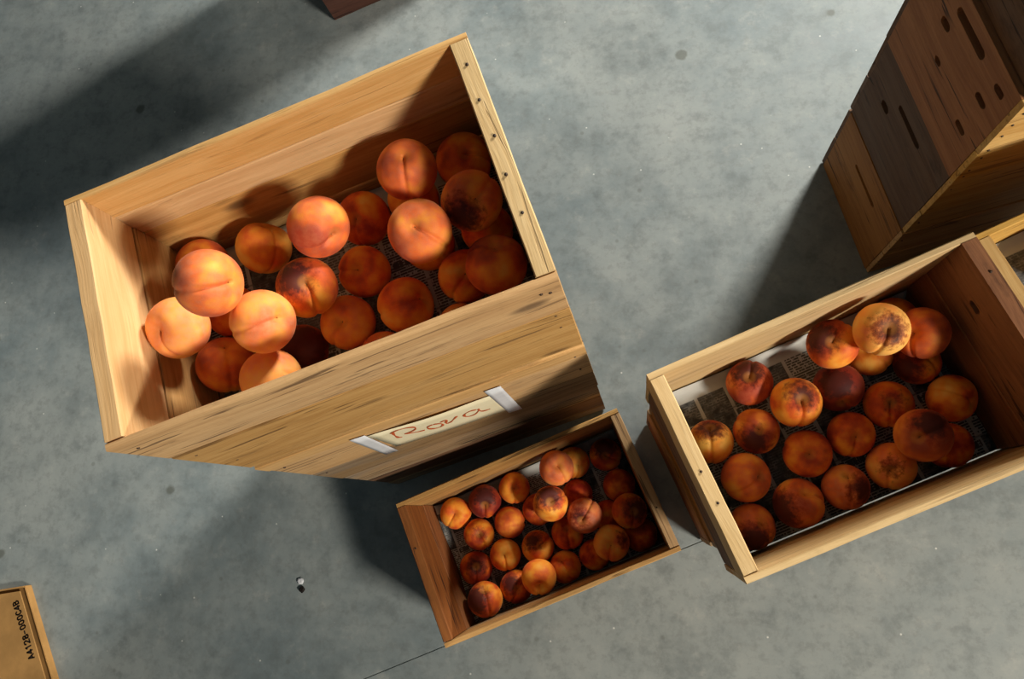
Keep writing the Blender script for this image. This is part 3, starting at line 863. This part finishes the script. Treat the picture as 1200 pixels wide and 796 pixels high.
  ('C', 0.2355, 0.0087, 0.526, 0.0385, (-0.49, 0.12, -0.17), (0.65, 0.1, 0.35), (-0.83, -0.55, 0.09, 0.75), 1,
   'red-orange peach with a greyish dark cheek by the front side of the newspaper-lined crate'),
  ('C', 0.1609, 0.0479, 0.5286, 0.039, (-0.46, -0.57, -2.31), (0.68, 0.05, 0.4), (0.00, 0.00, 0.00, 0.00), 1,
   'coral-red peach with a slanting cleft near the end panel of the newspaper-lined crate'),
  ('C', 0.1653, -0.0262, 0.5229, 0.0354, (-0.47, 0.11, -0.98), (0.65, 0.15, 0.35), (0.39, -0.68, 0.62, 0.70), 1,
   'red peach with a deep black stem hollow in the front corner of the newspaper-lined crate'),
]
STROKES = [
  [(-0.069, 0.602), (-0.0735, 0.582), (-0.077, 0.56), (-0.0775, 0.546), (-0.0735, 0.54)],
  [(-0.074, 0.598), (-0.06, 0.606), (-0.045, 0.602), (-0.0365, 0.588), (-0.039, 0.57), (-0.05, 0.56), (-0.062, 0.559)],
  [(-0.062, 0.559), (-0.054, 0.548), (-0.044, 0.538), (-0.034, 0.534)],
  [(-0.013, 0.557), (-0.0225, 0.552), (-0.0265, 0.536), (-0.0215, 0.519), (-0.011, 0.514), (-0.0035, 0.524), (-0.003, 0.542), (-0.011, 0.556)],
  [(0.0, 0.552), (0.0085, 0.556), (0.0105, 0.55), (0.005, 0.534), (0.004, 0.523), (0.011, 0.524), (0.019, 0.535), (0.029, 0.551)],
  [(0.062, 0.541), (0.053, 0.549), (0.042, 0.543), (0.0375, 0.527), (0.042, 0.511), (0.053, 0.51), (0.064, 0.528), (0.0655, 0.54), (0.065, 0.518), (0.07, 0.507), (0.08, 0.504)],
]

def peach_mesh(seed):
    """round fruit with a stem hollow at +Z, a suture down the +X side and a small tip at -Z"""
    rng = random.Random(seed)
    nu, nv = 56, 36
    dep = rng.uniform(0.22, 0.30)
    wid = rng.uniform(0.34, 0.44)
    grv = rng.uniform(0.07, 0.12)
    obl = rng.uniform(0.96, 1.0)
    lob = rng.uniform(0.004, 0.014)
    ph = [(rng.uniform(0, 6.28), rng.uniform(0.002, 0.007)) for _ in range(3)]
    verts, faces = [], []
    def pt(th, phi):
        r = 1.0
        # suture groove, deepest near the stem, fading towards the tip
        dphi = math.atan2(math.sin(phi), math.cos(phi))
        a = abs(dphi) * max(0.12, math.sin(th))
        fade = (0.35 + 0.65 * math.exp(-(th / 1.5) ** 2)) * (1 if th < 2.7 else max(0, (math.pi - th) / 0.44))
        r -= grv * math.exp(-(a / 0.085) ** 2) * fade
        r += lob * math.exp(-((abs(dphi) - 0.5) / 0.35) ** 2) * math.sin(th)
        for k, (p_, m_) in enumerate(ph):
            r += m_ * math.sin((k + 2) * phi + p_) * math.sin(th) ** 2
        r -= dep * math.exp(-(th / wid) ** 2)
        r += 0.018 * math.exp(-((math.pi - th) / 0.20) ** 2)
        return (r * math.sin(th) * math.cos(phi), r * math.sin(th) * math.sin(phi), r * math.cos(th) * obl)
    verts.append(pt(0, 0))
    for j in range(1, nv):
        t_ = j / nv
        th = math.pi * (t_ * 0.85 + 0.15 * t_ * t_)
        for i in range(nu):
            # denser round the suture
            s_ = i / nu
            phi = 2 * math.pi * s_ - 0.62 * math.sin(2 * math.pi * s_)
            verts.append(pt(th, phi))
    verts.append(pt(math.pi, 0))
    for i in range(nu):
        faces.append((0, 1 + i, 1 + (i + 1) % nu))
        for j in range(nv - 2):
            a = 1 + j * nu
            faces.append((a + i, a + nu + i, a + nu + (i + 1) % nu, a + (i + 1) % nu))
        a = 1 + (nv - 2) * nu
        faces.append((a + i, len(verts) - 1, a + (i + 1) % nu))
    big = max(Vector(q).length for q in verts)
    verts = [tuple(c / big for c in q) for q in verts]
    me = mesh_from('peach', verts, faces, True)
    me.materials.append(MAT['peach'])
    return me, verts[0][2]

VARIANTS = [peach_mesh(s_) for s_ in range(6)]

def stem_mesh():
    n = 10
    v, f = [], []
    rng = random.Random(4)
    for z, r in ((-0.06, 0.055), (0.008, 0.05), (0.022, 0.034), (0.006, 0.015)):
        for k in range(n):
            a = 2 * math.pi * k / n
            q = r * rng.uniform(0.75, 1.2)
            v.append((q * math.cos(a), q * math.sin(a), z + rng.uniform(-0.008, 0.008)))
    for j in range(3):
        for k in range(n):
            f.append((j*n + k, j*n + (k+1) % n, (j+1)*n + (k+1) % n, (j+1)*n + k))
    f.append(tuple(range(3*n, 4*n)))
    me = mesh_from('stem_scar', v, f, True)
    me.materials.append(MAT['stem'])
    return me
STEM = stem_mesh()
GROUPS = {'A': 'peaches in the crate above the sign', 'B': 'peaches in the small floor crate',
          'C': 'peaches in the newspaper-lined crate', 'E': 'peaches in the golden pine crate'}

def peach(i, crate_key, x, y, z, r, rot, tone, bruise, stem, label):
    me, z0 = VARIANTS[i % len(VARIANTS)]
    o = link('peach', me, None, None, (x, y, z), rot)
    o.scale = (r, r, r)
    o['tone'] = [float(t) for t in tone]
    o['bruise'] = [float(b) for b in bruise[:3]]
    o['bruise_size'] = float(bruise[3])
    tag(o, label, 'peach', GROUPS[crate_key])
    if stem:
        link('stem_scar', STEM, None, o, (0, 0, z0 + 0.012))
    return o
for i, row in enumerate(PEACHES):
    peach(i, *row)
peach(3, 'E', 0.618, 0.352, 2 * he + 0.105 + 0.012 + 0.040, 0.040, (0.5, 0.2, 1.0), (0.85, 0.35, 0.1), (0, 0, 1, 0.5), 1,
      'dark red peach on the newspaper in the golden pine crate')

# ---------------------------------------------------------------- paper sign
sx, sy = fr(AT, 0.0015, -AW/2 - 0.0040 - 0.0016)
sign = thing('paper_sign', 'cream paper strip with red handwriting taped to the wooden crate', 'sign', (AX + sx, AY + sy, 0.44), AT)
def strip(name, outline, y, mat, parent, wave=0.0, n=16, th=0.0005):
    """thin sheet between a lower and an upper edge in the sign's own plane (u, z)"""
    (u0, z0), (u1, z1), (u2, z2), (u3, z3) = outline
    verts, faces = [], []
    m = 5
    for i in range(n + 1):
        t_ = i / n
        for j in range(m + 1):
            s_ = j / m
            bu, bz = u0 + (u1 - u0) * t_, z0 + (z1 - z0) * t_
            tu, tz = u3 + (u2 - u3) * t_, z3 + (z2 - z3) * t_
            b = wave * (math.sin(t_ * math.pi) ** 2) * (0.35 + 0.65 * s_)
            verts.append((bu + (tu - bu) * s_, y - b, bz + (tz - bz) * s_ - 0.44))
    for i in range(n):
        for j in range(m):
            a = i * (m + 1) + j
            faces.append((a, a + m + 1, a + m + 2, a + 1))
    me = mesh_from(name, verts, faces, True)
    o = link(name, me, mat, parent)
    md = o.modifiers.new('thickness', 'SOLIDIFY')
    md.thickness = th
    md.offset = 0
    return o
PAPER = ((-0.1069, 0.4718), (0.1047, 0.4341), (0.109, 0.5971), (-0.101, 0.632))
strip('paper', PAPER, 0.0, MAT['sign'], sign, wave=0.003)
strip('tape', ((-0.141, 0.440), (-0.118, 0.436), (-0.099, 0.648), (-0.123, 0.652)), -0.0011, MAT['tape'], sign, n=4)
strip('tape', ((0.096, 0.408), (0.121, 0.402), (0.127, 0.642), (0.101, 0.645)), -0.0011, MAT['tape'], sign, n=4)
def ribbon(pts, width, name, parent):
    # smooth the pen path, then lay a flat stroke along it on the paper
    P_ = [Vector(p) for p in pts]
    path = []
    for i in range(len(P_) - 1):
        a = P_[max(i - 1, 0)]; b = P_[i]; c = P_[i + 1]; d = P_[min(i + 2, len(P_) - 1)]
        for k in range(6):
            t_ = k / 6
            path.append(0.5 * ((2*b) + (c - a)*t_ + (2*a - 5*b + 4*c - d)*t_*t_ + (3*b - a - 3*c + d)*t_**3))
    path.append(P_[-1])
    verts, faces = [], []
    for i, q in enumerate(path):
        t_ = (path[min(i + 1, len(path) - 1)] - path[max(i - 1, 0)])
        n_ = Vector((-t_.y, t_.x)).normalized() * width / 2 * (0.75 + 0.35 * math.sin(i * 0.5))
        tt = min(1, max(0, (q.x + 0.104) / 0.21))
        s_ = min(1, max(0, (q.y - 0.46) / 0.16))
        yy = -0.0009 - 0.003 * (math.sin(tt * math.pi) ** 2) * (0.35 + 0.65 * s_) - 0.0003
        for e in (n_, -n_):
            verts.append((q.x + e.x, yy, q.y + e.y - 0.44))
    for i in range(len(path) - 1):
        faces.append((2*i, 2*i + 2, 2*i + 3, 2*i + 1))
    o = link(name, mesh_from(name, verts, faces), MAT['marker'], parent)
    md = o.modifiers.new('thickness', 'SOLIDIFY')
    md.thickness = 0.0004
    md.offset = 0
    return o
for s_ in STROKES:
    ribbon(s_, 0.0046, 'pen_stroke', sign)

# ---------------------------------------------------------------- cardboard box
bdir = Vector((0.478, -0.878))                       # runs along the lettered edge
ang = math.atan2(bdir.y, bdir.x)
corner = Vector((-1.5775, -0.1924))
box = thing('cardboard_box', 'flat cardboard tray with a printed code along its edge', 'box', (corner.x, corner.y, 0.0), ang)
# local +X along the lettered edge, local -Y towards the far side of the tray
def slab(name, x0, x1, y0, y1, z0, z1, mat, parent, skew=0.0):
    v = [(x0, y0, z0), (x1, y0, z0), (x1, y1, z0), (x0 , y1, z0), (x0, y0, z1), (x1, y0, z1), (x1, y1, z1), (x0, y1, z1)]
    v = [(x + skew * y, y, z) for x, y, z in v]
    f = [(0, 3, 2, 1), (4, 5, 6, 7), (0, 1, 5, 4), (1, 2, 6, 5), (2, 3, 7, 6), (3, 0, 4, 7)]
    me = mesh_from(name, v, f)
    bm = bmesh.new(); bm.from_mesh(me)
    bmesh.ops.recalc_face_normals(bm, faces=bm.faces[:])
    bmesh.ops.bevel(bm, geom=bm.edges[:], offset=0.0008, segments=1, affect='EDGES')
    bm.to_mesh(me); bm.free()
    return link(name, me, mat, parent)
LB, WB, HB = 0.46, 0.34, 0.021
SK = 0.36
slab('base', 0, LB, -WB, 0, 0.0005, 0.004, MAT['card'], box, SK)
for y0_, y1_ in ((-0.0045, 0), (-WB, -WB + 0.0045)):
    wl = slab('wall', 0, LB, y0_, y1_, 0.004, HB - 0.001, MAT['card'], box, SK)
    slab('cut_edge', 0, LB, y0_ + 0.0014, y1_ - 0.0014, HB - 0.001, HB, MAT['card'], wl, SK)
for x0_, x1_ in ((0, 0.0045), (LB - 0.0045, LB)):
    slab('wall', x0_, x1_, -WB + 0.0045, -0.0045, 0.004, HB, MAT['card'], box, SK)
lid = slab('flap', 0.012, LB - 0.008, -WB + 0.008, -0.022, 0.0135, 0.0170, MAT['card'], box, SK)
GLYPHS = {   # pen paths on a 0..1 by 0..1.6 cell
    'A': [[(0, 0), (0.5, 1.6), (1, 0)], [(0.2, 0.5), (0.8, 0.5)]],
    '4': [[(0.72, 0), (0.72, 1.6), (0, 0.45), (1, 0.45)]],
    '1': [[(0.2, 1.25), (0.55, 1.6), (0.55, 0)]],
    '2': [[(0, 1.2), (0.2, 1.55), (0.7, 1.58), (0.95, 1.25), (0.8, 0.85), (0, 0), (1, 0)]],
    '8': [[(0.5, 0.85), (0.12, 1.1), (0.2, 1.5), (0.5, 1.6), (0.8, 1.5), (0.88, 1.1), (0.5, 0.85), (0.05, 0.5), (0.12, 0.12), (0.5, 0), (0.88, 0.12), (0.95, 0.5), (0.5, 0.85)]],
    '-': [[(0.1, 0.65), (0.75, 0.65)]],
    '0': [[(0.5, 1.6), (0.15, 1.4), (0.05, 0.8), (0.15, 0.2), (0.5, 0), (0.85, 0.2), (0.95, 0.8), (0.85, 1.4), (0.5, 1.6)]],
    'C': [[(0.95, 1.25), (0.7, 1.57), (0.35, 1.55), (0.06, 1.1), (0.06, 0.5), (0.35, 0.05), (0.7, 0.03), (0.95, 0.35)]],
    'B': [[(0.08, 0), (0.08, 1.6), (0.65, 1.58), (0.88, 1.25), (0.65, 0.88), (0.08, 0.86), (0.7, 0.84), (0.95, 0.45), (0.7, 0.03), (0.08, 0)]],
}
def printed(text, cell, pitch, pen):
    verts, faces = [], []
    for ci_, ch in enumerate(text):
        for path in GLYPHS[ch]:
            pts = [Vector((ci_ * pitch + x * cell, y * cell)) for x, y in path]
            for a, b_ in zip(pts, pts[1:]):
                d = (b_ - a).normalized()
                n_ = Vector((-d.y, d.x)) * pen / 2
                e = d * pen * 0.35
                k = len(verts)
                for q in (a - e + n_, a - e - n_, b_ + e - n_, b_ + e + n_):
                    verts.append((q.x, q.y, 0.0))
                faces.append((k, k + 1, k + 2, k + 3))
    return mesh_from('printed_code', verts, faces)
txt = link('printed_code', printed('A4128-000C4B', 0.0095, 0.01310, 0.0040), MAT['ink'], box, (0.176, -0.034, 0.01715), (0, 0, math.pi))

# a dropped scrap of paper and a dark pit on the floor
def lump(name, r, seed, squash):
    bm = bmesh.new()
    bmesh.ops.create_icosphere(bm, subdivisions=2, radius=r)
    rng = random.Random(seed)
    for v in bm.verts:
        v.co *= rng.uniform(0.72, 1.15)
        v.co.z *= squash
    lo = min(v.co.z for v in bm.verts)
    for v in bm.verts:
        v.co.z -= lo
    me = bpy.data.meshes.new(name)
    bm.to_mesh(me); bm.free()
    return me
tag(link('paper_scrap', lump('paper_scrap', 0.0085, 2, 0.35), MAT['tape'], None, (-0.826, -0.170, 0.0)),
    'tiny white scrap lying on the open concrete beside a dark pit', 'scrap')
tag(link('fruit_pit', lump('fruit_pit', 0.0075, 5, 0.6), MAT['ink'], None, (-0.820, -0.190, 0.0), (0, 0, 0.6)),
    'small black pit lying on the open concrete beside a white scrap', 'pit')
